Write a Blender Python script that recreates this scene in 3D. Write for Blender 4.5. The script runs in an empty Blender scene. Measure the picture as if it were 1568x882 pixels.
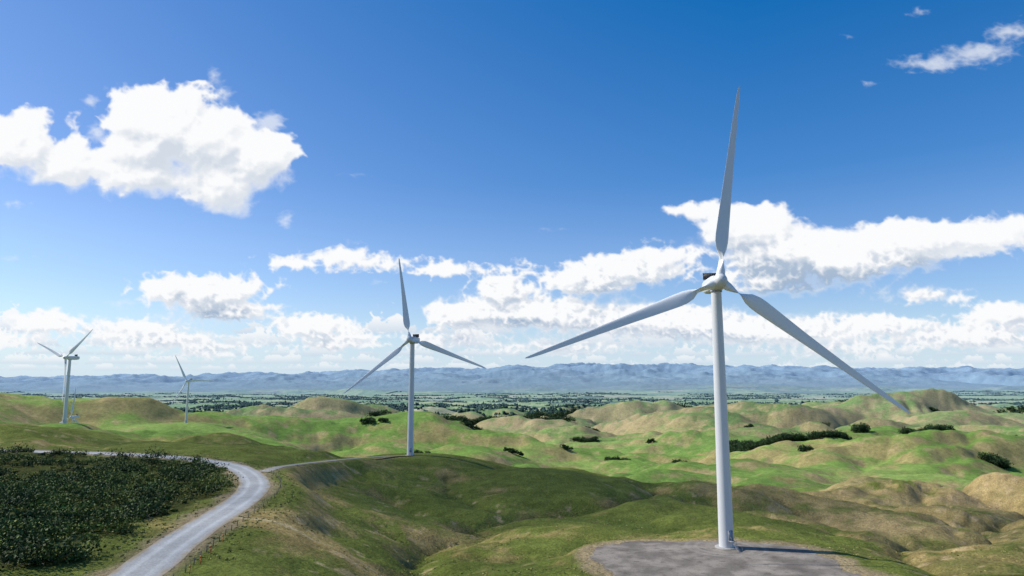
import bpy, math, time
import numpy as np
from mathutils import Vector
T0=time.time()
rng=np.random.default_rng(7)
scene=bpy.context.scene
R=math.radians

# ------------------------------------------------------------------ helpers
_ga=np.arange(256)/256*2*np.pi
GX,GY=np.cos(_ga),np.sin(_ga)
def _hash(ix,iy,seed):
    n=(ix*374761393+iy*668265263+seed*144269504)&0xffffffff
    n=((n^(n>>13))*1274126177)&0xffffffff
    return n^(n>>16)
def perlin(x,y,seed=0):
    x=np.asarray(x,float);y=np.asarray(y,float)
    xf=np.floor(x);yf=np.floor(y);ix=xf.astype(np.int64);iy=yf.astype(np.int64)
    fx=x-xf;fy=y-yf
    u=fx*fx*fx*(fx*(fx*6-15)+10);v=fy*fy*fy*(fy*(fy*6-15)+10)
    def g(dx,dy):
        k=_hash(ix+dx,iy+dy,seed)&255
        return GX[k]*(fx-dx)+GY[k]*(fy-dy)
    a=g(0,0);b=g(1,0);c=g(0,1);d=g(1,1)
    return (a+(b-a)*u+(c-a)*v+(a-b-c+d)*u*v)*1.5
def fbm(x,y,o=4,seed=0,gain=.5,lac=2.03):
    s=0;a=1;t=0
    for i in range(o):
        s=s+a*perlin(x,y,seed+i*17);t+=a;a*=gain;x=x*lac+3.7;y=y*lac-1.9
    return s/t
def billow(x,y,o=3,seed=0,gain=.5,lac=2.1):
    s=0;a=1;t=0
    for i in range(o):
        s=s+a*np.abs(perlin(x,y,seed+i*13));t+=a;a*=gain;x=x*lac+5.1;y=y*lac+2.3
    return s/t
def sst(a,b,x):
    t=np.clip((x-a)/(b-a),0,1);return t*t*(3-2*t)
def mixc(c,col,m):
    return c*(1-m[...,None])+np.array(col)*m[...,None]
def new_mesh(name,verts,faces,mat=None,smooth=False,attrs=None):
    me=bpy.data.meshes.new(name)
    verts=np.ascontiguousarray(verts,dtype=np.float32);faces=np.ascontiguousarray(faces,dtype=np.int32)
    n,k=faces.shape
    me.vertices.add(len(verts));me.vertices.foreach_set("co",verts.ravel())
    me.loops.add(n*k);me.loops.foreach_set("vertex_index",faces.ravel())
    me.polygons.add(n)
    me.polygons.foreach_set("loop_start",np.arange(0,n*k,k,dtype=np.int32))
    if smooth: me.polygons.foreach_set("use_smooth",np.ones(n,dtype=bool))
    for an,(t,arr) in (attrs or {}).items():
        at=me.attributes.new(an,t,'POINT')
        if t=='FLOAT_COLOR':
            c=np.ones((len(verts),4),dtype=np.float32);c[:,:3]=arr;at.data.foreach_set("color",c.ravel())
        else: at.data.foreach_set("value",np.asarray(arr,dtype=np.float32).ravel())
    me.update(calc_edges=True)
    if mat: me.materials.append(mat)
    return me
def add_obj(name,me,parent=None):
    o=bpy.data.objects.new(name,me);scene.collection.objects.link(o)
    if parent: o.parent=parent
    return o
def grid_faces(nr,nc):
    i=np.arange((nr-1)*(nc-1));r=i//(nc-1);c=i%(nc-1);a=r*nc+c
    return np.stack([a,a+1,a+nc+1,a+nc],1)

# ------------------------------------------------------------------ materials
def mat_new(name):
    m=bpy.data.materials.new(name);m.use_nodes=True;nt=m.node_tree
    return m,nt,nt.nodes["Principled BSDF"]
def noise_node(nt,scale,detail=4,rough=.6,vec=None):
    n=nt.nodes.new("ShaderNodeTexNoise");n.inputs["Scale"].default_value=scale
    n.inputs["Detail"].default_value=detail;n.inputs["Roughness"].default_value=rough
    if vec: nt.links.new(vec,n.inputs["Vector"])
    return n
def maprange(nt,src,a,b,c,d):
    m=nt.nodes.new("ShaderNodeMapRange");nt.links.new(src,m.inputs[0])
    for i,v in enumerate((a,b,c,d)): m.inputs[i+1].default_value=v
    return m.outputs[0]
def mult(nt,a,b):
    m=nt.nodes.new("ShaderNodeMath");m.operation='MULTIPLY';nt.links.new(a,m.inputs[0]);nt.links.new(b,m.inputs[1]);return m.outputs[0]
def scalecol(nt,col,fac):
    m=nt.nodes.new("ShaderNodeVectorMath");m.operation='SCALE';nt.links.new(col,m.inputs[0]);nt.links.new(fac,m.inputs["Scale"]);return m.outputs[0]
def attr_mat(name,rough=.95,scales=((.9,.7,1.3),),bump=None,spec=.1,trans=0):
    m,nt,b=mat_new(name)
    a=nt.nodes.new("ShaderNodeAttribute");a.attribute_name="tint"
    g=nt.nodes.new("ShaderNodeNewGeometry")
    col=a.outputs["Color"];f=None
    for s,lo,hi in scales:
        n=noise_node(nt,s,5,.65,g.outputs["Position"])
        r=maprange(nt,n.outputs["Fac"],.3,.7,lo,hi)
        f=r if f is None else mult(nt,f,r)
    col=scalecol(nt,col,f)
    nt.links.new(col,b.inputs["Base Color"])
    b.inputs["Roughness"].default_value=rough;b.inputs["Specular IOR Level"].default_value=spec
    if bump:
        n=noise_node(nt,bump[0],6,.7,g.outputs["Position"])
        bp=nt.nodes.new("ShaderNodeBump");bp.inputs["Strength"].default_value=bump[1];bp.inputs["Distance"].default_value=bump[2]
        nt.links.new(n.outputs["Fac"],bp.inputs["Height"]);nt.links.new(bp.outputs[0],b.inputs["Normal"])
    return m
M_ground=attr_mat("grassland",.95,((1.3,.60,1.40),(.16,.74,1.26),(.03,.84,1.16)),(.6,.95,1.1),.03)
M_leaf=attr_mat("foliage",.7,((.5,.75,1.25),),None,.2)
M_treebelt=attr_mat("distant_foliage",.9,((.02,.8,1.2),),None,.05)
M_gravel=attr_mat("gravel",.9,((2.5,.78,1.2),(.25,.85,1.12)),(4,.5,.1),.1)
def paint(name,col,rough=.35,dirt=.08):
    m,nt,b=mat_new(name);g=nt.nodes.new("ShaderNodeTexCoord")
    mp=nt.nodes.new("ShaderNodeMapping");mp.inputs["Scale"].default_value=(1,1,.12);nt.links.new(g.outputs["Object"],mp.inputs[0])
    n=noise_node(nt,.9,6,.65,mp.outputs[0]);r=maprange(nt,n.outputs["Fac"],.3,.75,1,1-dirt*2)
    c=nt.nodes.new("ShaderNodeRGB");c.outputs[0].default_value=(*col,1)
    nt.links.new(scalecol(nt,c.outputs[0],r),b.inputs["Base Color"]);b.inputs["Roughness"].default_value=rough
    return m
M_white=paint("turbine_paint",(.66,.67,.67),.45,.04)
M_blade=paint("blade_gelcoat",(.78,.79,.79),.35,.03)
M_dark=paint("dark_grille",(.05,.055,.06),.5)
M_steel=paint("galvanised_steel",(.35,.36,.37),.5)
M_door=paint("door_paint",(.25,.33,.42),.5)
M_wood=paint("weathered_timber",(.22,.18,.13),.9,.2)
M_conc=paint("concrete",(.4,.39,.37),.9,.15)
M_orange=paint("orange_marker",(.7,.22,.06),.6)
M_wall=paint("weatherboard",(.7,.68,.62),.7)
M_roof=paint("roof_iron",(.35,.16,.12),.6)
M_glass=paint("window_glass",(.05,.06,.07),.2)

# ------------------------------------------------------------------ terrain height (z=0 at drone height)
Ys=np.array([10,60,100,150,187,230,270,330,424,520,620,750,1000,1300,1700,2500,3500,5000,8000,14000,20000,26000,45000.])
cols={
-1.9:[-22,-24,-26,-29,-31,-31,-30,-29,-30,-31,-30,-30,-25,-50,-110,-150,-180,-200,-205,-210,-215,-215,-220],
-.9: [-22,-24,-27,-30,-31,-31,-30,-30,-33,-34,-34,-33,-24,-70,-120,-155,-180,-200,-205,-210,-215,-215,-220],
-.74:[-22,-25,-27,-30,-31,-31,-30,-30,-33,-34,-34,-36,-36,-90,-130,-160,-185,-200,-205,-210,-215,-190,-220],
-.64:[-22,-25,-27,-30,-31,-31,-30,-30,-35,-37,-38,-44.5,-85,-110,-135,-160,-185,-200,-205,-210,-200,-120,-220],
-.52:[-22,-25,-27.5,-30,-31,-31,-30,-31,-37,-38,-37.5,-41,-66,-75,-140,-165,-190,-200,-205,-210,-180,-60,-220],
-.36:[-22,-25,-28,-31,-31,-30,-30,-36,-41,-41,-40,-60,-105,-125,-145,-165,-190,-200,-205,-210,-150,20,-220],
-.25:[-22,-27,-30,-36,-38,-40,-40,-42,-43,-48,-66,-95,-120,-135,-150,-165,-190,-200,-205,-210,-120,90,-220],
-.15:[-22,-28,-34,-40.5,-46,-52,-52,-49.5,-44.5,-66,-90,-108,-120,-138,-152,-165,-190,-200,-205,-200,-90,170,-220],
.07: [-22,-28,-35,-41,-45.5,-49,-49.5,-52,-47,-66,-95,-115,-125,-142,-152,-165,-190,-200,-205,-190,-20,400,-220],
.3:  [-22,-28,-36,-42,-43.2,-48,-53,-58,-59,-84,-104,-113,-130,-142,-142,-135,-180,-200,-205,-190,-40,390,-220],
.5:  [-22,-28,-36,-43,-44.5,-49,-54,-63,-72,-82,-89,-120,-135,-145,-138,-112,-170,-200,-205,-200,-60,290,-220],
.74: [-22,-28,-36,-43.5,-46,-51,-56,-62,-70,-75,-82,-118,-132,-140,-135,-108,-170,-200,-205,-200,-90,240,-220],
1.9: [-22,-28,-36,-43,-46,-51,-56,-62,-68,-72,-80,-100,-128,-138,-135,-105,-170,-200,-205,-200,-90,240,-220]}
ck=np.array(sorted(cols));tab=np.array([cols[k] for k in ck],float)
LG=np.linspace(np.log(10),np.log(45000),420);AG=np.linspace(-1.9,1.9,380)
t1=np.array([np.interp(LG,np.log(Ys),r) for r in tab])
t2=np.array([np.interp(AG,ck,t1[:,j]) for j in range(len(LG))]).T
def blur(a,k,ax):
    w=np.exp(-.5*(np.arange(-3*k,3*k+1)/k)**2);w/=w.sum()
    pad=[(0,0),(0,0)];pad[ax]=(3*k,3*k);p=np.pad(a,pad,mode='edge')
    return np.apply_along_axis(lambda m:np.convolve(m,w,'valid'),ax,p)
t2=blur(blur(t2,3,1),5,0)
def bil(x,y):
    y=np.maximum(y,10);a=np.clip(x/y,-1.9,1.9);ly=np.clip(np.log(y),LG[0],LG[-1]-1e-6)
    i=(a+1.9)/3.8*(len(AG)-1);j=(ly-LG[0])/(LG[-1]-LG[0])*(len(LG)-1)
    i0=np.minimum(i.astype(int),len(AG)-2);j0=np.minimum(j.astype(int),len(LG)-2);fi=i-i0;fj=j-j0
    return t2[i0,j0]*(1-fi)*(1-fj)+t2[i0+1,j0]*fi*(1-fj)+t2[i0,j0+1]*(1-fi)*fj+t2[i0+1,j0+1]*fi*fj
road=np.array([(-45,20),(-52,50),(-56,80),(-58,100),(-58.7,111.3),(-61.6,126.6),(-64.5,145.5),(-67,167.2),(-70.5,188.8),(-76.5,209),(-87,231),(-100.4,251),(-116.3,266),(-132,277.4),(-159.6,290),(-192,299),(-224,305),(-280,316),(-360,335)],float)
track=np.array([(-84,226),(-86,250),(-88,275),(-90,310),(-88,350),(-80,390),(-70,415),(-60,421)],float)
def resample(p,step):
    out=[]
    P=np.vstack([2*p[0]-p[1],p,2*p[-1]-p[-2]])
    for i in range(1,len(P)-2):
        t=np.linspace(0,1,24,endpoint=False)[:,None]
        a,b,c,d=P[i-1],P[i],P[i+1],P[i+2]
        out.append(.5*((2*b)+(-a+c)*t+(2*a-5*b+4*c-d)*t**2+(-a+3*b-3*c+d)*t**3))
    q=np.vstack(out+[p[-1:]]);s=np.r_[0,np.cumsum(np.linalg.norm(np.diff(q,axis=0),axis=1))]
    n=int(s[-1]/step);ss=np.linspace(0,s[-1],n);return np.stack([np.interp(ss,s,q[:,0]),np.interp(ss,s,q[:,1])],1)
roadp=resample(road,1.5);trackp=resample(track,2.)
gullies=[(resample(np.array(g,float),4.),dep,wd) for g,dep,wd in (
 (((-22,120),(-22,150),(-27,185),(-27,215),(-14,240),(-14,268),(-34,290),(-52,305)),5.5,10),
 (((-14,262),(6,290),(34,312),(62,345),(84,395)),6.5,12),
 (((-27,205),(-40,222),(-58,232),(-66,246)),3,7),
 (((105,150),(112,200),(126,240),(120,285),(96,320),(92,360)),7,9),
 (((126,240),(160,275),(205,300),(225,350),(290,400)),11,12),
 (((-30,180),(-5,196),(14,204),(30,214)),2.4,6),
 (((150,170),(165,215),(205,250),(245,262)),8,9),
 (((-10,300),(-30,345),(-25,385)),4,10),
 (((225,350),(215,400),(180,450),(170,520)),11,13),
 (((290,400),(330,450),(330,520),(380,570)),14,15),
 (((245,262),(300,300),(340,360),(400,400)),11,13),
 (((160,275),(150,320),(140,370)),7,10),
 )]
def dist_to(P,x,y,lim=60):
    sh=x.shape;x=x.ravel();y=y.ravel();d=np.full(x.shape,999.);idx=np.zeros(x.shape,int)
    m=(x>P[:,0].min()-lim)&(x<P[:,0].max()+lim)&(y>P[:,1].min()-lim)&(y<P[:,1].max()+lim)
    w=np.where(m)[0]
    for s in range(0,len(w),40000):
        ww=w[s:s+40000];dd=(x[ww,None]-P[None,:,0])**2+(y[ww,None]-P[None,:,1])**2
        k=dd.argmin(1);d[ww]=np.sqrt(dd[np.arange(len(ww)),k]);idx[ww]=k
    return d.reshape(sh),idx.reshape(sh)
def gully_f(x,y):
    wx=x+6*perlin(x/24,y/24,301)+2*perlin(x/9,y/9,303);wy=y+6*perlin(x/24,y/24,302);g=0;c=0
    for P,dep,wd in gullies:
        d,_=dist_to(P,wx,wy,50);q=np.exp(-d/wd);g=np.maximum(g,dep*q);c=np.maximum(c,np.exp(-(d/(wd*.38))**2))
    return g,c
PADC=(50.,170.);PADR=(28.,24.)
PADZ=-43.2
def pad_d(x,y):
    u=(x-PADC[0])/PADR[0];v=(y-PADC[1])/PADR[1]
    q=(np.abs(u+.10*v)**3.4+np.abs(v-.08*u)**3.4)**(1/3.4)
    return (q-1)*26+perlin(x/9,y/9,91)*2.2+perlin(x/2.5,y/2.5,92)*.8
def raw(x,y):
    z=bil(x,y);Y=np.maximum(y,10);ly=np.log10(Y)
    wx=x+22*perlin(x/110,y/110,5);wy=y+22*perlin(x/110,y/110,6)
    rt=1+1.0*sst(70,220,x)*(1-sst(600,800,Y))
    a0=np.interp(ly,[1.9,2.1,2.5,2.8,3.0],[.3,1.1,2.0,2.4,0])*rt
    a1=np.interp(ly,[2.1,2.35,2.6,2.9,3.2],[.8,5,9,14,9])*(.4+.6*rt)
    a2=np.interp(ly,[2.6,2.85,3.1,3.5,3.7,3.9,4.2],[2,30,74,100,36,8,4])
    a3=np.interp(ly,[2.7,2.9,3.5,3.7],[0,9,15,0])
    z=z+a0*(billow(wx/42,wy/42,4,11,.48)*2-.6)
    z=z+a1*(billow(wx/150,wy/150,2,21,.35)*2-.55)
    g,_=gully_f(x,y);z=z-g
    wx=x+170*fbm(x/600,y/600,2,7);wy=y+170*fbm(x/600,y/600,2,8)
    b1=billow((wx+.5*wy)/1000,(wy-.25*wx)/640,4,31,.42)
    z=z+a2*(b1*2.35-.62)+a2*.35*fbm(x/520,y/420,2,33)
    z=z+a3*(billow(wx/250,wy/200,4,36,.5)*1.8-.45)
    far=sst(14000,20000,Y)
    rg=1-2.6*billow(x/3600,y/3000,6,41,.48)
    z=z+far*(380*(.25+.80*rg)*np.interp(ly,[4.1,4.42,4.7],[.5,1.1,.2]))
    lowm=sst(3500,6000,Y)*(1-sst(12000,16000,Y));z=z+lowm*32*(fbm(x/1800,y/1500,3,61))
    z=z+120*np.exp(-((Y-13500-1500*perlin(x/6000,x*0,63))/1500)**2)*np.clip(.1+1.7*fbm(x/2600,y/2200,5,64)+.5*sst(-.2,.4,x/Y),0,2)
    return z
TB=[(55.9,187,PADZ,0),(-61.8,424,-44.4,70),(-482,748,-44.5,70),(-551,1174,-69,190)]
def H(x,y):
    x=np.asarray(x,float);y=np.asarray(y,float);z=raw(x,y)
    d,_=dist_to(roadp,x,y);w=1-sst(5.5,24,d);z=z*(1-w)-30.*w
    d,_=dist_to(trackp,x,y);w=1-sst(3.,16,d)
    zt=np.interp(y,[226,260,330,421],[-30.,-31.5,-37.5,-44.2]);z=z*(1-w)+zt*w
    for bx,by,bz,k in TB[1:]:
        d=np.hypot((x-bx)*(.6 if k>100 else 1),y-by);w=1-sst(9,k,d);z=z*(1-w)+bz*w
    w=1-sst(2.5,14,pad_d(x,y));z=z*(1-w)+PADZ*w
    return z
# ------------------------------------------------------------------ terrain mesh
az=np.radians(np.arange(-63,63.01,.115));rr=np.exp(np.linspace(np.log(22),np.log(44000),1050))
AZ,RR=np.meshgrid(az,rr);X=RR*np.sin(AZ);Y=RR*np.cos(AZ)
Z=H(X,Y)
dzr=np.gradient(Z,axis=0)/np.gradient(RR,axis=0)
dza=np.gradient(Z,axis=1)/(RR*np.gradient(AZ,axis=1))
slope=np.hypot(dzr,dza)
near_part=roadp[roadp[:,1]<=234];far_part=roadp[roadp[:,1]>=230]
def scrub_mask(X,Y):
    xn=np.interp(Y,near_part[:,1],near_part[:,0])
    fx=far_part[::-1,0];fy=far_part[::-1,1];yf=np.interp(X,fx,fy)
    e=perlin(X/16,Y/16,77)*5+perlin(X/5,Y/5,78)*2
    d1=xn-8-X+e-np.interp(Y,[100,140,200],[7,5,0]);d2=yf-7-Y+e*.6
    return sst(0,2,np.minimum(np.minimum(d1,d2),Y-45))
def ground_col(X,Y,slope):
    n1=fbm(X/60,Y/60,5,101,.6);n2=fbm(X/14,Y/14,4,111);n3=fbm(X/330,Y/330,4,121);n4=fbm(X/900,Y/900,3,131)
    wx=X+22*perlin(X/110,Y/110,5);wy=Y+22*perlin(X/110,Y/110,6)
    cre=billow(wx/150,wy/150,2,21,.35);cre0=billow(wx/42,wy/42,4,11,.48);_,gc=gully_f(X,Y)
    c=np.zeros(X.shape+(3,))+np.array([.135,.162,.035])
    near=1-sst(560,760,Y)
    dry=sst(60,180,X)*.48+np.exp(-(((X-10)/50)**2+((Y-232)/22)**2))*.4+np.exp(-(((X+45)/35)**2+((Y-155)/16)**2))*.9-.03
    tan=sst(.0,.6,n1*1.0+n2*.6+(slope-.24)*1.0+dry)*.85
    c=mixc(c,(.36,.265,.11),tan*near)
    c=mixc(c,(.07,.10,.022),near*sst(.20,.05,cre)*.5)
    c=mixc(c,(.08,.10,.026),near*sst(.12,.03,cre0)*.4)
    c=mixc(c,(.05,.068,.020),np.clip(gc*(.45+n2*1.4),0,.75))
    sc=sst(.26,.40,fbm(X/9,Y/7,3,181)+sst(60,180,X)*.1)*sst(.15,.4,slope)*near;c=mixc(c,(.48,.36,.20),sc*.6)
    mid=1-near
    g=np.zeros(X.shape+(3,))+np.array([.155,.255,.055])
    g=mixc(g,(.235,.325,.085),sst(-.1,.4,n3))
    g=mixc(g,(.085,.145,.036),sst(-.05,.45,n4+n1*.3)*.85)
    tn=sst(.10,.50,(slope-.1)*.9+n1*.55+n3*.35)
    g=mixc(g,(.36,.27,.125),tn*.75)
    sc=sst(.18,.36,fbm(X/40,Y/30,4,191));g=mixc(g,(.42,.31,.165),sc*.6*sst(.1,.3,slope))
    c=mixc(c,(0,0,0),mid)+g*mid[...,None]
    for px,py,rx,ry,am in ((-20,2350,330,330,.9),(-620,2300,500,260,.7),(560,2500,330,200,.7),(1500,2300,600,300,.8),(330,600,130,80,.9),(450,600,110,70,.95),(300,480,90,60,.7),(-60,2900,160,200,1),(540,1900,200,100,.6),(900,1800,350,150,.5),(180,330,60,40,.6)):
        q=np.exp(-(((X-px)/rx)**2+((Y-py)/ry)**2)*1.2);c=mixc(c,(.46,.34,.175),np.clip(q*am*(.5+n1*1.3+n2*.3),0,.9))
    pl=sst(3400,4300,Y)
    ca,sa=math.cos(.35),math.sin(.35);u=(X*ca+Y*sa)/420+fbm(X/1500,Y/1500,2,141)*.8;v=(-X*sa+Y*ca)/420+fbm(X/1500,Y/1500,2,151)*.8
    h=_hash(np.floor(u).astype(np.int64),np.floor(v).astype(np.int64),5)/4294967296.
    f=np.zeros(X.shape+(3,))+np.array([.18,.28,.07])
    f=mixc(f,(.30,.38,.12),sst(.35,.4,h));f=mixc(f,(.43,.39,.21),sst(.72,.76,h)*.8);f=mixc(f,(.11,.20,.05),sst(.85,.88,h))
    wood=sst(.22,.32,fbm(X/1400,Y/700,4,161));f=mixc(f,(.035,.07,.033),wood*.8)
    c=c*(1-pl[...,None])+f*pl[...,None]
    mt=sst(11500,14500,Y);c=mixc(c,(.06,.095,.045),mt*.9);c=mixc(c,(.15,.17,.08),mt*sst(0,.35,fbm(X/1500,Y/1500,5,171,.6))*.8)
    d,_=dist_to(roadp,X,Y);c=mixc(c,(.30,.23,.15),np.clip((1-sst(4.2,8.5,d+n2*4))*.85,0,1))
    d,_=dist_to(trackp,X,Y);c=mixc(c,(.28,.22,.13),np.clip((1-sst(2.,7,d+n2*3))*.7,0,1))
    pd=pad_d(X,Y);c=mixc(c,(.36,.27,.165),np.clip((1-sst(1.5,7.,pd+n2*9))*.8,0,1))
    m=sst(-.35,.4,fbm(X/7,Y/7,5,301));pc=np.array([.20,.175,.15])*(1-m[...,None])+np.array([.33,.295,.25])*m[...,None]
    w=(1-sst(-.6,.5,pd+n2*1.2))[...,None];c=c*(1-w)+pc*w
    c=mixc(c,(.07,.08,.022),scrub_mask(X,Y))
    ty=157+.03*(X+50)+1.2*perlin(X/9,X*0,3);tw=np.exp(-((Y-ty)/.7)**2)*sst(-76,-60,X)*(1-sst(-30,-18,X));c=mixc(c,(.46,.38,.24),tw*.8)
    r=np.hypot(X,Y);hz=.84*(1-np.exp(-np.maximum(r-1500,0)/12500))  # aerial haze mixed into the ground colour, growing with distance
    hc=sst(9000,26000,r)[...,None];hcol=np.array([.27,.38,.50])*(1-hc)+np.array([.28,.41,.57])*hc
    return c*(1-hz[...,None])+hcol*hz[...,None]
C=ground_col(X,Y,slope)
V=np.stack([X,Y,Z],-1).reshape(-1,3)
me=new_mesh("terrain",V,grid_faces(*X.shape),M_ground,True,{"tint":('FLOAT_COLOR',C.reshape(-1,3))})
add_obj("terrain",me)
print("terrain",time.time()-T0)

# ------------------------------------------------------------------ roads & pad
def strip(name,P,hw,col_e,col_c,zf,lift=.07,jit=.35):
    t=np.gradient(P,axis=0);t/=np.linalg.norm(t,axis=1)[:,None];nrm=np.stack([-t[:,1],t[:,0]],1)
    k=np.linspace(-1,1,17);n=len(P);s=np.arange(n)
    w=hw+jit*perlin(s/9.,s*0.,201)
    x=P[:,0,None]+nrm[:,0,None]*k*w[:,None];y=P[:,1,None]+nrm[:,1,None]*k*w[:,None]
    z=zf(x,y)+lift*(1-.6*k**2)[None,:]
    wt=np.exp(-((np.abs(k)-.42)/.13)**2)[None,:]*np.ones((n,1))
    m=np.clip(wt*.7+.6*fbm(x/6,y/14,3,205),0,1)
    c=np.array(col_e)*(1-m[...,None])+np.array(col_c)*m[...,None]
    ed=(sst(.72,1.0,np.abs(k)[None,:]+.25*fbm(x/4,y/4,3,207)))[...,None];c=c*(1-ed)+np.array([.30,.25,.17])*ed
    me=new_mesh(name,np.stack([x,y,z],-1).reshape(-1,3),grid_faces(n,17),M_gravel,True,{"tint":('FLOAT_COLOR',c.reshape(-1,3))})
    return add_obj(name,me)
strip("gravel_road",roadp,4.3,(.33,.335,.33),(.50,.515,.515),lambda x,y:np.full(x.shape,-30.))
strip("access_track",trackp[6:],2.2,(.30,.28,.24),(.42,.41,.38),lambda x,y:np.interp(y,[226,260,330,421],[-30.,-31.5,-37.5,-44.2])+.02,.12)
gx=np.linspace(20,80,181);gy=np.linspace(143,196,161);GX2,GY2=np.meshgrid(gx,gy);pdm=pad_d(GX2,GY2)
nn=fbm(GX2/7,GY2/7,5,301);m=sst(-.35,.4,nn);st=sst(.1,.45,fbm(GX2/2.2,GY2/2.2,3,305))*.5
c=np.array([.17,.148,.125])*(1-m[...,None])+np.array([.30,.265,.22])*m[...,None];c=mixc(c,(.10,.085,.07),st)
rut=np.exp(-((np.hypot(GX2-56,GY2-187)-7.5)/.5)**2)+np.exp(-((np.hypot(GX2-56,GY2-187)-10)/.5)**2);c=mixc(c,(.37,.335,.29),np.clip(rut*.4,0,1))
F=grid_faces(*GX2.shape);F=F[(pdm.ravel()[F].max(1)<.4)]
me=new_mesh("gravel_pad",np.stack([GX2,GY2,np.full(GX2.shape,PADZ+.05)+.03*nn],-1).reshape(-1,3),F,M_gravel,True,{"tint":('FLOAT_COLOR',c.reshape(-1,3))})
add_obj("gravel_pad",me)

# ------------------------------------------------------------------ wind turbines
def lathe(name,prof,seg,mat,axis='z'):
    prof=np.array(prof,float);a=np.linspace(0,2*np.pi,seg,endpoint=False)
    x=prof[:,0,None]*np.cos(a);y=prof[:,0,None]*np.sin(a);z=prof[:,1,None]*np.ones(seg)
    v=np.stack([x,y,z] if axis=='z' else [x,z,y],-1).reshape(-1,3)
    n=len(prof);f=[]
    for i in range(n-1):
        j=np.arange(seg);f.append(np.stack([i*seg+j,i*seg+(j+1)%seg,(i+1)*seg+(j+1)%seg,(i+1)*seg+j],1))
    f=np.vstack(f)
    if axis!='z': f=f[:,::-1]
    return new_mesh(name,v,f,mat,True)
def tower_mesh():
    p=[(1.95,.05)]
    for h in np.linspace(.3,67.6,24): p.append((1.95-.55*(h/67.6)**1.05,h))
    return lathe("tower",p,64,M_white)
def box(bm_list,x0,x1,y0,y1,z0,z1):
    v=np.array([(x0,y0,z0),(x1,y0,z0),(x1,y1,z0),(x0,y1,z0),(x0,y0,z1),(x1,y0,z1),(x1,y1,z1),(x0,y1,z1)],float)
    f=np.array([(0,3,2,1),(4,5,6,7),(0,1,5,4),(1,2,6,5),(2,3,7,6),(3,0,4,7)])
    o=sum(len(a) for a,_ in bm_list);bm_list.append((v,f+o))
def boxes_mesh(name,bl,mat):
    return new_mesh(name,np.vstack([a for a,_ in bl]),np.vstack([b for _,b in bl]),mat)
def nacelle_mesh():
    secs=[(-3.2,1.35,1.35,.1),(-3.15,1.55,1.55,.1),(-2.4,1.85,1.85,.05),(-1.2,2.0,2.05,0),(3,2.02,2.1,0),(7.5,1.98,2.0,.05),(9.6,1.8,1.7,.25),(10.0,1.6,1.45,.3),(10.05,.02,.02,.3)]
    seg=40;a=np.linspace(0,2*np.pi,seg,endpoint=False)
    sx=np.sign(np.cos(a))*np.abs(np.cos(a))**.5;sz=np.sign(np.sin(a))*np.abs(np.sin(a))**.5
    v=[];f=[]
    for y,w,h,dz in secs: v.append(np.stack([sx*w,np.full(seg,y),sz*h+dz],1))
    for i in range(len(secs)-1):
        j=np.arange(seg);f.append(np.stack([i*seg+j,(i+1)*seg+j,(i+1)*seg+(j+1)%seg,i*seg+(j+1)%seg],1))
    return new_mesh("nacelle",np.vstack(v),np.vstack(f),M_white,True)
def blade_mesh(L=55.):
    rs=np.r_[1.2,1.8,2.6,3.5,4.8,6.5,8.5,10.5,12.5,15,np.linspace(18,L-2,18),L-1,L-.4,L-.1,L]
    ch=np.interp(rs,[1.2,3,6,9,12,16,25,35,45,52,54.3,55],[2.3,2.3,2.9,3.7,3.95,3.6,2.75,2.05,1.45,1.0,.6,.12])
    th=np.interp(rs,[1.2,3,6,9,12,16,25,35,45,55],[1,1,.72,.48,.36,.3,.25,.22,.2,.18])
    tw=np.interp(rs,[1.2,5,12,20,30,40,55],[16,16,13,8,4,1.5,0])
    bl=np.interp(rs,[2.6,9],[0,1])
    seg=36;s=np.linspace(0,2*np.pi,seg,endpoint=False);v=[]
    for r,c,t,w,b in zip(rs,ch,th,tw,bl):
        cx=np.cos(s)*.5;cy=np.sin(s)*.5*t
        xc=(1+np.cos(s))/2;yt=5*t*(.2969*np.sqrt(xc)-.126*xc-.3516*xc**2+.2843*xc**3-.1015*xc**4)*np.sign(np.sin(s)+1e-9)
        ax=.32-xc;ay=yt+.03*np.sin(np.pi*xc)
        px=(cx*(1-b)+ax*b)*c;py=(cy*(1-b)+ay*b)*c
        a=R(w+6);X_=px*math.cos(a)-py*math.sin(a);Y_=px*math.sin(a)+py*math.cos(a)
        Y_=Y_-2.2*(r/L)**2.2
        v.append(np.stack([X_,Y_,np.full(seg,r)],1))
    n=len(rs);f=[]
    for i in range(n-1):
        j=np.arange(seg);f.append(np.stack([i*seg+j,i*seg+(j+1)%seg,(i+1)*seg+(j+1)%seg,(i+1)*seg+j],1))
    return new_mesh("blade",np.vstack(v),np.vstack(f),M_blade,True)
ME={}
ME['tower']=tower_mesh();ME['nac']=nacelle_mesh();ME['blade']=blade_mesh()
ME['yaw']=lathe("yaw_ring",[(1.41,67.55),(1.62,67.6),(1.62,68.1),(.01,68.11)],48,M_steel)
ME['hub']=lathe("hub",[(0.01,-2.75),(.6,-2.65),(1.15,-2.3),(1.6,-1.6),(1.85,-.7),(1.92,.2),(1.85,1.1),(1.6,1.7),(1.3,1.9),(.01,1.9)],40,M_white,'y')
ME['root']=lathe("blade_root_collar",[(1.28,.6),(1.28,1.75),(1.2,1.85),(1.1,1.86)],36,M_white)
b=[];box(b,-2.0,2.0,6.6,7.0,2.0,2.25);box(b,-2.05,2.05,6.7,6.95,3.9,4.02)
for i in range(9): box(b,-1.98+i*.48,-1.86+i*.48,6.55,7.05,2.2,3.95)
ME['cooler']=boxes_mesh("cooler_frame",b,M_dark)
b=[];box(b,-1.85,1.85,6.74,6.86,2.25,3.9);ME['core']=boxes_mesh("cooler_core",b,M_dark)
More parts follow.
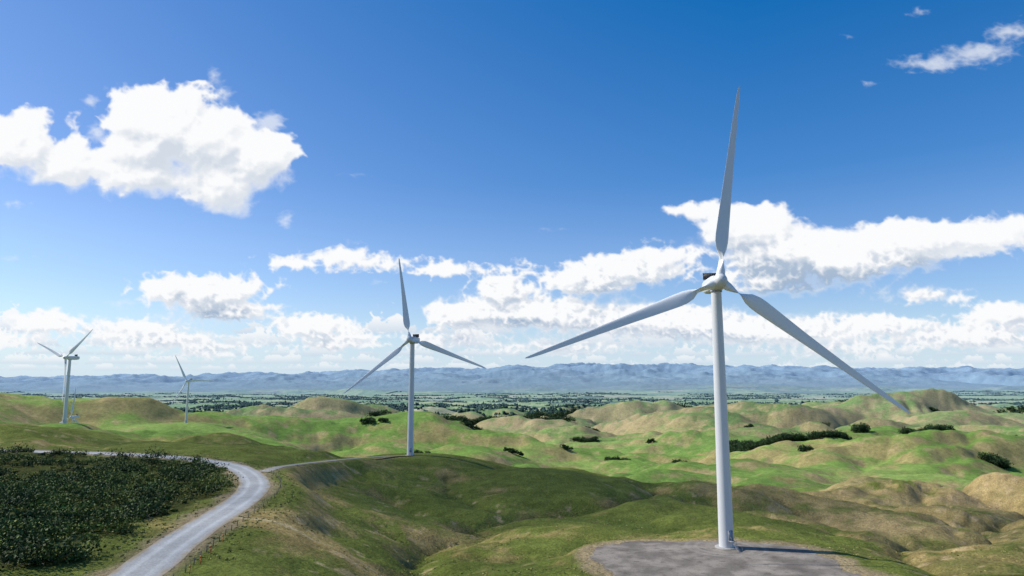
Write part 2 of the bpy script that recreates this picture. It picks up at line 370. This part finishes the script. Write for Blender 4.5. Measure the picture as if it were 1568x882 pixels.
b=[];box(b,.9,.95,7.3,7.35,2,3.6);box(b,-.95,-.9,7.3,7.35,2,3.6);box(b,-.95,.95,7.31,7.34,3.35,3.4);box(b,.85,1.0,7.2,7.45,3.6,3.75)
ME['mast']=boxes_mesh("wind_sensor_mast",b,M_steel)
b=[];box(b,-.5,.5,-2.02,-1.8,2.2,4.4);ME['door']=boxes_mesh("door",b,M_door)
b=[];box(b,-.62,-.5,-2.05,-1.8,2.1,4.5);box(b,.5,.62,-2.05,-1.8,2.1,4.5);box(b,-.62,.62,-2.05,-1.8,4.5,4.62)
box(b,-.8,.8,-3.3,-1.93,2.0,2.08)
for i in range(9): box(b,-.5,.5,-3.3-.26*(i+1),-3.3-.26*i,1.78-.22*i,1.84-.22*i)
for sx in(-.78,.74):
    box(b,sx,sx+.04,-3.3,-3.26,2.08,3.1);box(b,sx,sx+.04,-2.2,-2.16,2.08,3.1);box(b,sx,sx+.04,-3.3,-2.16,3.1,3.14);box(b,sx,sx+.04,-3.28,-3.24,0,2.0);box(b,sx,sx+.04,-5.6,-5.56,0,1.1)
ME['stairs']=boxes_mesh("entry_stairs",b,M_steel)
ME['base']=lathe("foundation_plinth",[(3.0,-1.),(3.0,.12),(2.9,.2),(1.9,.21)],56,M_conc)
def turbine(x,y,zb,psi,phase,L=56.,hub_h=70.):
    e=bpy.data.objects.new("wind_turbine",None);scene.collection.objects.link(e);e.empty_display_size=5
    e.location=(x,y,zb);e.rotation_euler=(0,0,R(-psi))
    add_obj("foundation_plinth",ME['base'],e)
    add_obj("tower",ME['tower'],e);add_obj("yaw_ring",ME['yaw'],e)
    d=add_obj("door",ME['door'],e);d.rotation_euler=(0,0,R(22));s=add_obj("entry_stairs",ME['stairs'],e);s.rotation_euler=(0,0,R(22))
    for k in('nac','cooler','core','mast'):
        o=add_obj(ME[k].name,ME[k],e);o.location=(0,0,hub_h)
    r=bpy.data.objects.new("rotor",None);scene.collection.objects.link(r);r.parent=e;r.location=(0,-5.0,hub_h);r.rotation_euler=(R(-4),0,0)
    h=add_obj("hub",ME['hub'],r)
    for i in range(3):
        bl=add_obj("blade_%d"%(i+1),ME['blade'],r);bl.rotation_euler=(0,R(phase+120*i),0);bl.scale=(1,1,L/55.)
        c=add_obj("blade_collar_%d"%(i+1),ME['root'],r);c.rotation_euler=(0,R(phase+120*i),0)
    return e
turbine(56.4,187,PADZ+.05,4,8.3,56.5)
turbine(-61.8,424,-44.4,10,-9.5,52)
turbine(-482,748,-44.5,20,51,48)
turbine(-551,1174,-69,8,-30,50)
turbine(-736,1165,-129,12,4,50)

# ------------------------------------------------------------------ vegetation
def leaf_quads(cen,size,tint,flat=.6):
    n=len(cen);d=rng.normal(size=(n,3));d/=np.linalg.norm(d,axis=1)[:,None]
    e=rng.normal(size=(n,3));e-=(e*d).sum(1)[:,None]*d;e/=np.linalg.norm(e,axis=1)[:,None];g=np.cross(d,e)
    s=size[:,None];k=.5+rng.random((n,1))*.5
    v=np.stack([cen-e*s*.5,cen+g*s*.5*k,cen+e*s*.5,cen-g*s*.4*k],1).reshape(-1,3)
    f=np.arange(4*n).reshape(-1,4);t=np.repeat(tint,4,axis=0);return v,f,t
def scatter_crowns(px,py,pz,hgt,rad,nl,lsize,c_lo,c_hi,var=.25):
    n=len(px);idx=np.repeat(np.arange(n),nl);m=len(idx)
    lob=rng.integers(0,5,m);la=(idx*5+lob)
    lr=np.random.default_rng(3);L_off=lr.normal(size=(n*5,3))*np.array([.38,.38,.22])
    d=rng.normal(size=(m,3));d/=np.linalg.norm(d,axis=1)[:,None];d*=(rng.random((m,1))**.45)*.62
    o=L_off[la]+d
    x=px[idx]+o[:,0]*rad[idx];y=py[idx]+o[:,1]*rad[idx];z=pz[idx]+hgt[idx]*(.52+.48*np.clip(o[:,2],-1,1.2))
    tone=np.clip(.35+.45*o[:,2]+rng.normal(size=m)*.18+lr.normal(size=n*5)[la]*.12,0,1)[:,None]  # top highlights and darker undersides put into leaf colour
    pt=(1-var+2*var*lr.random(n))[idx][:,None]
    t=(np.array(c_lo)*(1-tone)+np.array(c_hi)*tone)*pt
    return leaf_quads(np.stack([x,y,z],1),lsize*(.6+.8*rng.random(m)),t)
def merged(name,parts,mat):
    o=0;v=[];f=[];t=[]
    for a,b_,c in parts: v.append(a);f.append(b_+o);t.append(c);o+=len(a)
    me=new_mesh(name,np.vstack(v),np.vstack(f),mat,False,{"tint":('FLOAT_COLOR',np.vstack(t))});return add_obj(name,me)
def trunks(px,py,pz,h,r):
    n=len(px);seg=5;a=np.arange(seg)/seg*2*np.pi
    base=np.stack([px[:,None]+np.cos(a)*r[:,None],py[:,None]+np.sin(a)*r[:,None],np.repeat(pz[:,None]-.5,seg,1)],-1)
    top=np.stack([px[:,None]+np.cos(a)*r[:,None]*.35,py[:,None]+np.sin(a)*r[:,None]*.35,np.repeat((pz+h)[:,None],seg,1)],-1)
    v=np.concatenate([base,top],1).reshape(-1,3);j=np.arange(seg)
    f=(np.stack([j,(j+1)%seg,(j+1)%seg+seg,j+seg],1)[None]+(np.arange(n)*seg*2)[:,None,None]).reshape(-1,4)
    return v,f,np.tile([.06,.045,.03],(len(v),1))
N=17000
sx=rng.uniform(-330,-50,N);sy=np.exp(rng.uniform(np.log(70),np.log(318),N))
ok=(scrub_mask(sx,sy)>.5)&(sx/sy>-1.15);sx=sx[ok];sy=sy[ok]
ok=(rng.random(len(sx))<np.clip(.75+2.0*perlin(sx/11,sy/11,55),.1,1));sx=sx[ok];sy=sy[ok]
cl=np.clip(.5+fbm(sx/26,sy/26,2,56)*1.6,0,1)
sz=H(sx,sy);sh=(1.0+3.4*rng.random(len(sx))**2.2)*(.55+.9*cl);sr=sh*(.75+.4*rng.random(len(sx)))+.3
print("scrub",len(sx),time.time()-T0)
q=fbm(sx/13,sy/13,3,57)+.25*rng.normal(size=len(sx));tt=q>.26;t3=(q<-.12)
P=[]
a=~tt&~t3
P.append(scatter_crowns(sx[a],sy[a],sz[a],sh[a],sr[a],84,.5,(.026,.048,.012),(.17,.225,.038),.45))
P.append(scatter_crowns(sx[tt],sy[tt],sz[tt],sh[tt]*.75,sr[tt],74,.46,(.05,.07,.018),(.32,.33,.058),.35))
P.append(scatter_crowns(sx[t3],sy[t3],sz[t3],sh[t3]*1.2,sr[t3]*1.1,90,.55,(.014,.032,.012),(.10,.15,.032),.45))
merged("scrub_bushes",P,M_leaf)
N=34000
gx=rng.uniform(-150,300,N);gy=np.exp(rng.uniform(np.log(120),np.log(420),N))
d,_=dist_to(roadp,gx,gy);_,gc=gully_f(gx,gy)
pr=np.clip((d<13)*.7+gc*.55+sst(.1,.4,fbm(gx/30,gy/30,3,66))*.4,.0,1)
ok=(d>5)&(pad_d(gx,gy)>1.5)&(scrub_mask(gx,gy)<.3)&(gx/gy<.95)&(rng.random(N)<pr)
gx=gx[ok];gy=gy[ok];gz=H(gx,gy)
q=4;idx=np.repeat(np.arange(len(gx)),q);m=len(idx)
cx=gx[idx]+rng.normal(size=m)*.2;cy=gy[idx]+rng.normal(size=m)*.2;hh=.12+.2*rng.random(m);an=rng.random(m)*np.pi;w=.15+.12*rng.random(m)
ex=np.cos(an)*w;ey=np.sin(an)*w;z0=gz[idx]-.06
v=np.stack([np.stack([cx-ex,cy-ey,z0],1),np.stack([cx+ex,cy+ey,z0],1),np.stack([cx+ex*.7+.1,cy+ey*.7,z0+hh],1),np.stack([cx-ex*.7+.1,cy-ey*.7,z0+hh*.8],1)],1).reshape(-1,3)
mm=rng.random((m,1));t=np.repeat(np.array([.15,.19,.045])*(1-mm)+np.array([.38,.32,.13])*mm,4,axis=0)
merged("grass_tufts",[(v,np.arange(4*m).reshape(-1,4),t)],M_leaf)
groves=[(.595,1330,46,20,150,15),(.50,1380,18,11,30,17),(.455,1330,36,18,90,14),(.49,1560,10,8,12,17),(.385,1400,62,26,190,17),(.325,1500,26,44,90,17),(.69,1160,20,13,44,15),
(.105,1900,34,16,40,16),(.145,1620,38,12,44,12),(-.01,1560,60,20,80,12),(-.05,1620,40,10,36,11),(.45,2150,12,6,6,17),(.50,2300,10,6,4,16),(-.07,1650,9,9,7,16),(.17,2100,6,6,3,15),(-.66,905,17,10,28,9),
(-.02,2700,300,45,460,28),(-.14,2600,180,35,240,24),(.05,3000,130,30,180,26),(.42,1850,8,5,4,13),(-.13,1240,14,6,10,11),(.02,1950,5,5,3,13),(.75,1600,50,20,60,15),(.9,1500,60,25,60,14),(-.19,2500,50,20,60,18),(.62,2500,40,10,40,14),(.3,2600,50,10,40,15),(.22,3100,200,20,200,24),(-.3,3100,220,20,200,22),(.5,3200,220,20,200,22),(.24,1300,14,7,12,11),(.56,1750,30,8,24,12),
(-.42,3000,200,25,160,22),(.36,2950,160,20,130,20),(.7,2900,200,25,150,20),(.12,2500,40,10,30,14),(.2,1750,10,6,7,12),(.65,2000,30,8,22,12),(.34,2000,12,8,8,13),(.08,1400,8,5,5,10),(.42,1250,10,7,8,12),(.0,1300,20,8,14,10),(.27,1150,9,6,6,10),(-.2,1500,30,10,24,12),(-.3,1900,40,12,30,14),(.15,1350,22,8,18,11)]
P=[];Tk=[]
for a,yy,hw,hd,n,h in groves:
    xc=a*yy;ang=rng.random(n)*2*np.pi;r=np.sqrt(rng.random(n));x=xc+np.cos(ang)*r*hw;y=yy+np.sin(ang)*r*hd
    z=H(x,y);hh=h*(.75+.45*rng.random(n));rad=hh*(.34+.14*rng.random(n))+1
    far=yy>2300
    P.append(scatter_crowns(x,y,z-hh*.04,hh,rad,150 if not far else 44,2.1 if not far else 4.2,(.012,.028,.012),(.055,.11,.03)))
    Tk.append(trunks(x,y,z,hh*.8,hh*.02+.1))
P+=Tk
merged("tree_groves",P,M_leaf)
print("groves",time.time()-T0)
def lumps(x,y,z,w,h,tint):
    n=len(x);base=np.array([(1,0,0),(0,1,0),(-1,0,0),(0,-1,0),(0,0,1),(.7,.7,.6),(-.7,.6,.65),(-.6,-.7,.6),(.65,-.7,.62)],float)
    o=base[None]*(1+.3*rng.normal(size=(n,9,1)));vx=x[:,None]+o[:,:,0]*w[:,None];vy=y[:,None]+o[:,:,1]*w[:,None];vz=z[:,None]+o[:,:,2]*h[:,None]-1
    v=np.stack([vx,vy,vz],-1).reshape(-1,3)
    f=np.array([(0,5,4),(5,1,4),(1,6,4),(6,2,4),(2,7,4),(7,3,4),(3,8,4),(8,0,4),(0,1,5),(1,2,6),(2,3,7),(3,0,8)])
    f=(f[None]+(np.arange(n)*9)[:,None,None]).reshape(-1,3);return v,f,np.repeat(tint,9,axis=0)
bx=[];by=[]
nb=1000
cy_=3300*np.exp(rng.random(nb)**.85*np.log(12000/3300));ca_=rng.uniform(-1.05,1.05,nb)
for k in range(nb):
    yc=cy_[k];xc=ca_[k]*yc
    if perlin(np.array([xc/1500]),np.array([yc/1000]),88)[0]<-.1: continue
    an=-.2+(0 if rng.random()<.8 else np.pi/2)+rng.normal()*.12;ln=rng.uniform(120,700)*(yc/6000)**.4
    n=int(ln/12);s=np.linspace(-.5,.5,n)*ln;bx.append(xc+np.cos(an)*s+rng.normal(size=n)*5);by.append(yc+np.sin(an)*s+rng.normal(size=n)*5)
for k in range(170):
    yc=3500*np.exp(rng.random()*np.log(10000/3500));xc=rng.uniform(-1,1)*yc;n=int(rng.uniform(40,160));bx.append(xc+rng.normal(size=n)*rng.uniform(60,300));by.append(yc+rng.normal(size=n)*rng.uniform(20,60))
bx=np.concatenate(bx);by=np.concatenate(by);bz=H(bx,by);n=len(bx)
hh=rng.uniform(7,17,n);ww=rng.uniform(7,12,n)
hz=(1-np.exp(-np.maximum(np.hypot(bx,by)-1500,0)/12500))[:,None]*.66  # distance haze painted into the belt-tree tint
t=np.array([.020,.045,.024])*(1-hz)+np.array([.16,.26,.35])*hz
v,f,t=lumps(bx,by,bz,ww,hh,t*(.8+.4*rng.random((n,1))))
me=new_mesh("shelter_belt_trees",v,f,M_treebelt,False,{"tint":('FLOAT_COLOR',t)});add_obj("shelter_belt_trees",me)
print("belts",n,time.time()-T0)
def farmhouse(x,y,L,W,h,rot):
    z=float(H(np.array([x]),np.array([y]))[0]);e=bpy.data.objects.new("farmhouse",None);scene.collection.objects.link(e);e.location=(x,y,z);e.rotation_euler=(0,0,rot)
    b=[];box(b,-L/2,L/2,-W/2,W/2,-1,h);add_obj("walls",boxes_mesh("walls",b,M_wall),e)
    v=np.array([(-L/2-.5,-W/2-.5,h),(L/2+.5,-W/2-.5,h),(L/2+.5,0,h+W*.32),(-L/2-.5,0,h+W*.32),(-L/2-.5,W/2+.5,h),(L/2+.5,W/2+.5,h)]);f=np.array([(0,1,2,3),(3,2,5,4)])
    add_obj("roof",new_mesh("roof",v,f,M_roof if rng.random()<.5 else M_steel),e)
    v=np.array([(-L/2,-W/2,h),(-L/2,W/2,h),(-L/2,0,h+W*.3),(L/2,-W/2,h),(L/2,W/2,h),(L/2,0,h+W*.3)]);add_obj("gables",new_mesh("gables",v,np.array([(0,1,2),(3,5,4)]),M_wall),e)
    b=[]
    for i in range(4): box(b,-L*.4+i*L*.22,-L*.4+i*L*.22+1.4,-W/2-.05,-W/2+.1,1,2.4)
    add_obj("windows",boxes_mesh("windows",b,M_glass),e)
for a,yy,L,W,h in((.02,3900,22,12,4),(.035,3960,16,10,4),(.17,4300,30,14,5),(-.1,4700,26,12,5),(.3,4500,24,12,4),(.42,5200,34,16,6),(-.32,4400,24,12,4),(-.2,5600,30,16,6),(.6,5000,30,14,5)): farmhouse(a*yy,yy,L,W,h,rng.uniform(-.5,.5))

# ------------------------------------------------------------------ roadside fence
def fence(name,P,side,off,step,zf):
    t=np.gradient(P,axis=0);t/=np.linalg.norm(t,axis=1)[:,None];Q=P+np.stack([t[:,1],-t[:,0]],1)*off*side
    Q=Q[::step];z=zf(Q[:,0],Q[:,1]);e=bpy.data.objects.new(name,None);scene.collection.objects.link(e)
    b=[]
    for (x,y),zz in zip(Q,z): box(b,x-.07,x+.07,y-.07,y+.07,zz-.3,zz+1.15)
    add_obj("posts",boxes_mesh("posts",b,M_wood),e)
    vs=[];fs=[];o=0
    for hgt in(.3,.6,.85,1.08):
        for i in range(len(Q)-1):
            a=np.array([*Q[i],z[i]+hgt]);c=np.array([*Q[i+1],z[i+1]+hgt])
            vs+=[a+(0,0,-.012),a+(0,0,.012),c+(0,0,.012),c+(0,0,-.012)];fs.append((o,o+1,o+2,o+3));o+=4
    add_obj("wires",new_mesh("wires",np.array(vs),np.array(fs),M_steel),e)
sel=(roadp[:,1]>85)&(roadp[:,1]<232)
fence("post_and_wire_fence",roadp[sel],1,7.2,3,H)
for (x,y) in((-50.5,112),(-51.5,118),(-53,125),(-54.5,134)):
    b=[];zz=float(H(np.array([x]),np.array([y]))[0]);box(b,x-.06,x+.06,y-.06,y+.06,zz-.1,zz+1.0);box(b,x-.09,x+.09,y-.09,y+.09,zz+1.0,zz+1.4)
    add_obj("road_marker_post",boxes_mesh("marker",b,M_orange))

# ------------------------------------------------------------------ sun, sky
SUN_AZ=-77;SUN_EL=43
s=Vector((math.sin(R(SUN_AZ))*math.cos(R(SUN_EL)),math.cos(R(SUN_AZ))*math.cos(R(SUN_EL)),math.sin(R(SUN_EL))))
ld=bpy.data.lights.new("sun",'SUN');ld.energy=5.0;ld.angle=R(.53);ld.color=(1,.95,.87)
lo=bpy.data.objects.new("sun",ld);scene.collection.objects.link(lo);lo.rotation_euler=(-s).to_track_quat('-Z','Y').to_euler();lo.location=s*500
w=bpy.data.worlds.new("World");scene.world=w;w.use_nodes=True;nt=w.node_tree
bg=nt.nodes["Background"];sky=nt.nodes.new("ShaderNodeTexSky");sky.sky_type='NISHITA';sky.sun_disc=False
sky.sun_elevation=R(SUN_EL);sky.sun_rotation=R(SUN_AZ);sky.altitude=400;sky.air_density=1.0;sky.dust_density=.6;sky.ozone_density=3.0
tc=nt.nodes.new("ShaderNodeTexCoord");sp=nt.nodes.new("ShaderNodeSeparateXYZ");nt.links.new(tc.outputs["Generated"],sp.inputs[0])
zf=maprange(nt,sp.outputs[2],0,.6,0,1);xf=maprange(nt,sp.outputs[0],-.55,.30,0,1)
def ramp(stops):
    r=nt.nodes.new("ShaderNodeValToRGB");cr=r.color_ramp
    while len(cr.elements)<len(stops): cr.elements.new(.5)
    for e,(p,c) in zip(cr.elements,stops): e.position=p;e.color=(*c,1)
    nt.links.new(zf,r.inputs[0]);return r.outputs[0]
rl=ramp([(0,(.56,.58,.64)),(.3,(.50,.54,.63)),(.47,(.40,.48,.61)),(.85,(.28,.44,.61))])
rt=ramp([(0,(.60,.60,.66)),(.3,(.46,.55,.68)),(.47,(.22,.46,.67)),(.85,(.02,.40,.68))])
mx=nt.nodes.new("ShaderNodeMix");mx.data_type='RGBA';nt.links.new(xf,mx.inputs[0]);nt.links.new(rl,mx.inputs[6]);nt.links.new(rt,mx.inputs[7])
vm=nt.nodes.new("ShaderNodeVectorMath");vm.operation='MULTIPLY';nt.links.new(sky.outputs[0],vm.inputs[0]);nt.links.new(mx.outputs[2],vm.inputs[1])
vs=nt.nodes.new("ShaderNodeVectorMath");vs.operation='SCALE';vs.inputs["Scale"].default_value=2.0;nt.links.new(vm.outputs[0],vs.inputs[0])
nt.links.new(vs.outputs[0],bg.inputs[0]);bg.inputs[1].default_value=.11

azc=np.radians(np.arange(-62,62.01,.072));elc=np.radians(np.arange(-.6,41,.072))
A,E=np.meshgrid(azc,elc[::-1])
dx=np.sin(A)*np.cos(E);dy=np.cos(A)*np.cos(E);dz=np.sin(E)
p0=R(7.8);fw=dy*math.cos(p0)+dz*math.sin(p0);up=-dy*math.sin(p0)+dz*math.cos(p0)
U=784+1045*dx/fw;Vv=441-1045*up/fw       # angular chart of the sky
CL=[
(20,222,75,42),(100,248,80,40),(240,195,82,66),(320,212,75,62),(400,240,60,48),(340,278,60,46),(230,268,90,36),(160,255,60,30),(50,185,52,22),(365,305,26,24),(-80,230,90,50),(205,165,40,32),(290,160,45,32),(230,225,90,50),
(450,403,48,11),(520,392,56,15),(590,405,50,10),(685,412,46,14),(780,411,26,8),
(310,448,100,26),(265,440,60,22),(360,436,55,11),(350,478,85,17),
(75,494,62,20),(210,503,76,18),(250,522,105,16),(480,500,74,20),(520,522,74,15),(10,524,60,13),(330,535,70,11),
(960,410,95,28),(900,430,75,22),(1015,392,62,20),(775,445,56,26),(850,482,150,27),(715,480,65,26),(1000,490,150,26),(1150,505,180,24),(690,520,70,14),(860,530,130,13),
(1075,325,50,17),(1150,350,80,42),(1200,385,105,46),(1275,400,110,38),(1400,368,105,34),(1480,362,90,28),(1550,350,60,20),(1190,430,100,22),(1380,395,70,20),(1330,375,60,24),(1640,370,90,34),
(1410,452,62,13),(1540,484,80,20),(1480,515,120,20),(1330,498,100,18),(1290,535,110,12),(1700,500,140,40),
(-150,480,120,50),(-260,350,120,40),(1800,300,120,50),(1900,480,200,60)]
WS=[(1430,97,72,15),(1500,80,60,18),(1548,50,42,15),(1328,128,15,7),(1408,20,20,8),(140,155,16,12),(328,116,13,14),(345,148,16,18),(412,188,28,22),(437,337,15,15),(20,313,30,7),(20,396,30,4),(150,205,20,16),(190,465,34,8),(542,372,16,4),(1640,30,70,18),(845,352,14,4),(1298,55,10,3),(540,268,16,2),(175,135,12,8),(575,430,16,5)]
def env(lst,warp):
    u=U+warp[0];v=Vv+warp[1];Em=np.full(U.shape,-60.)
    for cx,cy,rx,ry in lst:
        q=np.sqrt(((u-cx)/rx)**2+((v-cy)/ry)**2);e=(1-q)*min(rx,ry*1.3)
        hi=np.maximum(Em,e);dlt=np.abs(Em-e);Em=hi+6*np.exp(-dlt/6.)*.7*(dlt<40)
    return Em
w1=(16*fbm(U/80,Vv/60,3,401),8*fbm(U/60,Vv/45,3,402))
vs_=np.interp(Vv,[100,350,480,560],[1.15,.85,.55,.38])    # puffs get smaller toward the horizon
def puff(s,seed,o=4): return billow(U/(52*s),Vv/(42*s),o,seed,.5)
wA=sst(300,430,Vv);wB=sst(440,520,Vv)
n_b=puff(1.1,411)*(1-wA)+wA*((1-wB)*puff(.62,413)+wB*puff(.36,415,3))
n_f=fbm(U/26,Vv/20,4,421,.55)
T=env(CL,w1)+50*(.29-n_b)*vs_**.85+4.*n_f*vs_
T2=env(WS,(10*fbm(U/22,Vv/16,3,403),7*fbm(U/22,Vv/16,3,404)))+13*(.28-billow(U/26,Vv/14,4,431,.5))*1.6
vv=np.clip((Vv-440)/145,0,1)
bl=np.zeros_like(U);bsh=np.zeros_like(U)
for lvl,(yc,hgt,lam,thr,sd,al) in enumerate(((512,15,84,.12,451,.9),(530,12,60,.0,461,.85),(545,9,46,-.06,471,.75),(557,6.5,34,-.1,481,.62),(567,4.5,26,-.1,491,.5))):
    base=yc+3*perlin(U/200,U*0,sd);top=hgt*(.9+2.4*(perlin(U/lam,U*0+.5,sd+1)+.5*perlin(U/lam*2.3,Vv/lam*2.5,sd+2)-thr))+hgt*1.1*(.3-billow(U/(lam*.30),Vv/(lam*.24),4,sd+3,.5))*3
    e=np.minimum(base-Vv+2*fbm(U/14,Vv/8,2,sd+5),(Vv-(base-top)))
    a=sst(-1.5,hgt*.32,e)*al;hgrad=np.clip((base-Vv)/(hgt*1.7),0,1)
    bsh=np.where(a>bl*.9,hgrad,bsh);bl=np.maximum(bl,a)
def sh(a,du,dv):
    return np.roll(np.roll(a,dv,0),du,1)
Tc=np.clip(T,-8,70)
L1=(Tc-sh(Tc,3,4))/6.;L2=(Tc-sh(Tc,8,14))/18.;L3=(Tc-sh(Tc,10,34))/40.
wid=(11+16*sst(.1,-.5,L3))*(.45+.55*vs_)
a1=sst(-.25,1,T/wid)
a2=sst(-1,22,T2)*.75
big=fbm(U/130,Vv/60,3,701)
lowc=sst(300,450,Vv)
lit=np.clip(.60+.16*np.tanh(L1*(1+lowc))+.28*np.tanh(L2*(1.3+lowc))+.40*np.tanh(L3*1.8)-.45*(n_b-.25)*(1+1.2*lowc)+.26*big,0,1)
thick=sst(2,32-18*lowc,T);lit=1-(1-lit)*(.3+.7*thick)*.95
k=(1-lit)*(.85+.75*lowc)
white=np.stack([.97-.40*k,.975-.33*k,.985-.235*k],-1)  # sunlit sides and grey undersides painted into the emission colour
hazec=np.array([.60,.77,.92])
veil=np.clip(.82*sst(410,592,Vv)**1.5,0,.82)
alpha=veil;col=np.zeros(U.shape+(3,))+hazec
def over(col,alpha,c2,a2):
    ao=a2+alpha*(1-a2);cc=(c2*a2[...,None]+col*(alpha*(1-a2))[...,None])/np.maximum(ao,1e-5)[...,None];return cc,ao
bw=np.stack([.60+.36*bsh,.70+.265*bsh,.82+.15*bsh],-1)  # horizon bank: shaded bases and lit tops painted in
col,alpha=over(col,alpha,bw,bl)
fade=1-.2*sst(490,560,Vv)
col,alpha=over(col,alpha,white,a1*fade)
col,alpha=over(col,alpha,np.zeros_like(col)+np.array([.90,.93,.97]),a2*(1-a1)*.85)
RD=60000.
Vd=np.stack([dx*RD,dy*RD,dz*RD],-1).reshape(-1,3);F=grid_faces(*U.shape)
af=alpha.ravel();keep=(af[F].max(1)>.004);F=F[keep]
used=np.unique(F);mp=np.zeros(len(Vd),np.int64);mp[used]=np.arange(len(used))
mc=bpy.data.materials.new("cloud_vapour");mc.use_nodes=True;n2=mc.node_tree;n2.nodes.clear()
at=n2.nodes.new("ShaderNodeAttribute");at.attribute_name="tint";aa=n2.nodes.new("ShaderNodeAttribute");aa.attribute_name="cover"
em=n2.nodes.new("ShaderNodeEmission");tr=n2.nodes.new("ShaderNodeBsdfTransparent");mx=n2.nodes.new("ShaderNodeMixShader");ou=n2.nodes.new("ShaderNodeOutputMaterial")
n2.links.new(at.outputs["Color"],em.inputs[0]);n2.links.new(aa.outputs["Fac"],mx.inputs[0]);n2.links.new(tr.outputs[0],mx.inputs[1]);n2.links.new(em.outputs[0],mx.inputs[2]);n2.links.new(mx.outputs[0],ou.inputs[0])
me=new_mesh("sky_clouds",Vd[used],mp[F],mc,True,{"tint":('FLOAT_COLOR',col.reshape(-1,3)[used]),"cover":('FLOAT',af[used])})
add_obj("sky_clouds",me)
print("sky",time.time()-T0)

# unseen overhead sheet, added up-sun, its cover shaped to shade parts of the pasture
gxs=np.linspace(-700,1400,290);gys=np.linspace(-100,1150,190);GXX,GYY=np.meshgrid(gxs,gys)
n=fbm(GXX/230,GYY/170,4,501)
m=.45*sst(-.15,.3,n)*(1-sst(520,700,GYY+80*perlin(GXX/200,GYY/200,9)))
def ell(cx,cy,rx,ry): return np.exp(-(((GXX-cx)/rx)**2+((GYY-cy)/ry)**2)**1.5)
for q in(.9*ell(-190,490,110,110),1.0*ell(30,370,170,85),.3*ell(-150,180,120,90),.8*ell(300,420,150,60),.85*ell(-40,300,90,75),.5*ell(120,270,80,40)): m=np.maximum(m,q)
for q in(ell(-45,156,38,16),.8*ell(15,235,60,22),.85*ell(90,170,95,48),ell(-420,640,160,90),.6*ell(200,230,90,25),.8*ell(-80,215,30,40),.9*ell(420,600,160,60)): m=m*(1-q)
edge=sst(-700,-500,GXX)*(1-sst(1050,1280,GXX))*sst(-100,20,GYY)*(1-sst(900,1130,GYY))
m=m*edge*.68
hc=850.;off=(s.x/s.z*(hc+45),s.y/s.z*(hc+45))
v=np.stack([GXX+off[0],GYY+off[1],hc+25*n],-1).reshape(-1,3)
ms=bpy.data.materials.new("shadow_sheet_mat");ms.use_nodes=True;n3=ms.node_tree;n3.nodes.clear()
aa=n3.nodes.new("ShaderNodeAttribute");aa.attribute_name="cover";df=n3.nodes.new("ShaderNodeBsdfDiffuse");df.inputs[0].default_value=(.85,.87,.9,1)
tr=n3.nodes.new("ShaderNodeBsdfTransparent");mx=n3.nodes.new("ShaderNodeMixShader");ou=n3.nodes.new("ShaderNodeOutputMaterial")
n3.links.new(aa.outputs["Fac"],mx.inputs[0]);n3.links.new(tr.outputs[0],mx.inputs[1]);n3.links.new(df.outputs[0],mx.inputs[2]);n3.links.new(mx.outputs[0],ou.inputs[0])
add_obj("cloud_shadow_sheet",new_mesh("cloud_shadow_sheet",v,grid_faces(*GXX.shape),ms,True,{"cover":('FLOAT',m.ravel())}))

# ------------------------------------------------------------------ camera
cd=bpy.data.cameras.new("camera");cd.lens=24.;cd.sensor_width=36;cd.clip_start=.5;cd.clip_end=150000
co=bpy.data.objects.new("camera",cd);scene.collection.objects.link(co);co.rotation_euler=(R(97.8),0,0);scene.camera=co
scene.view_settings.view_transform='Standard';scene.view_settings.look='None';scene.view_settings.exposure=0
print("done",time.time()-T0)
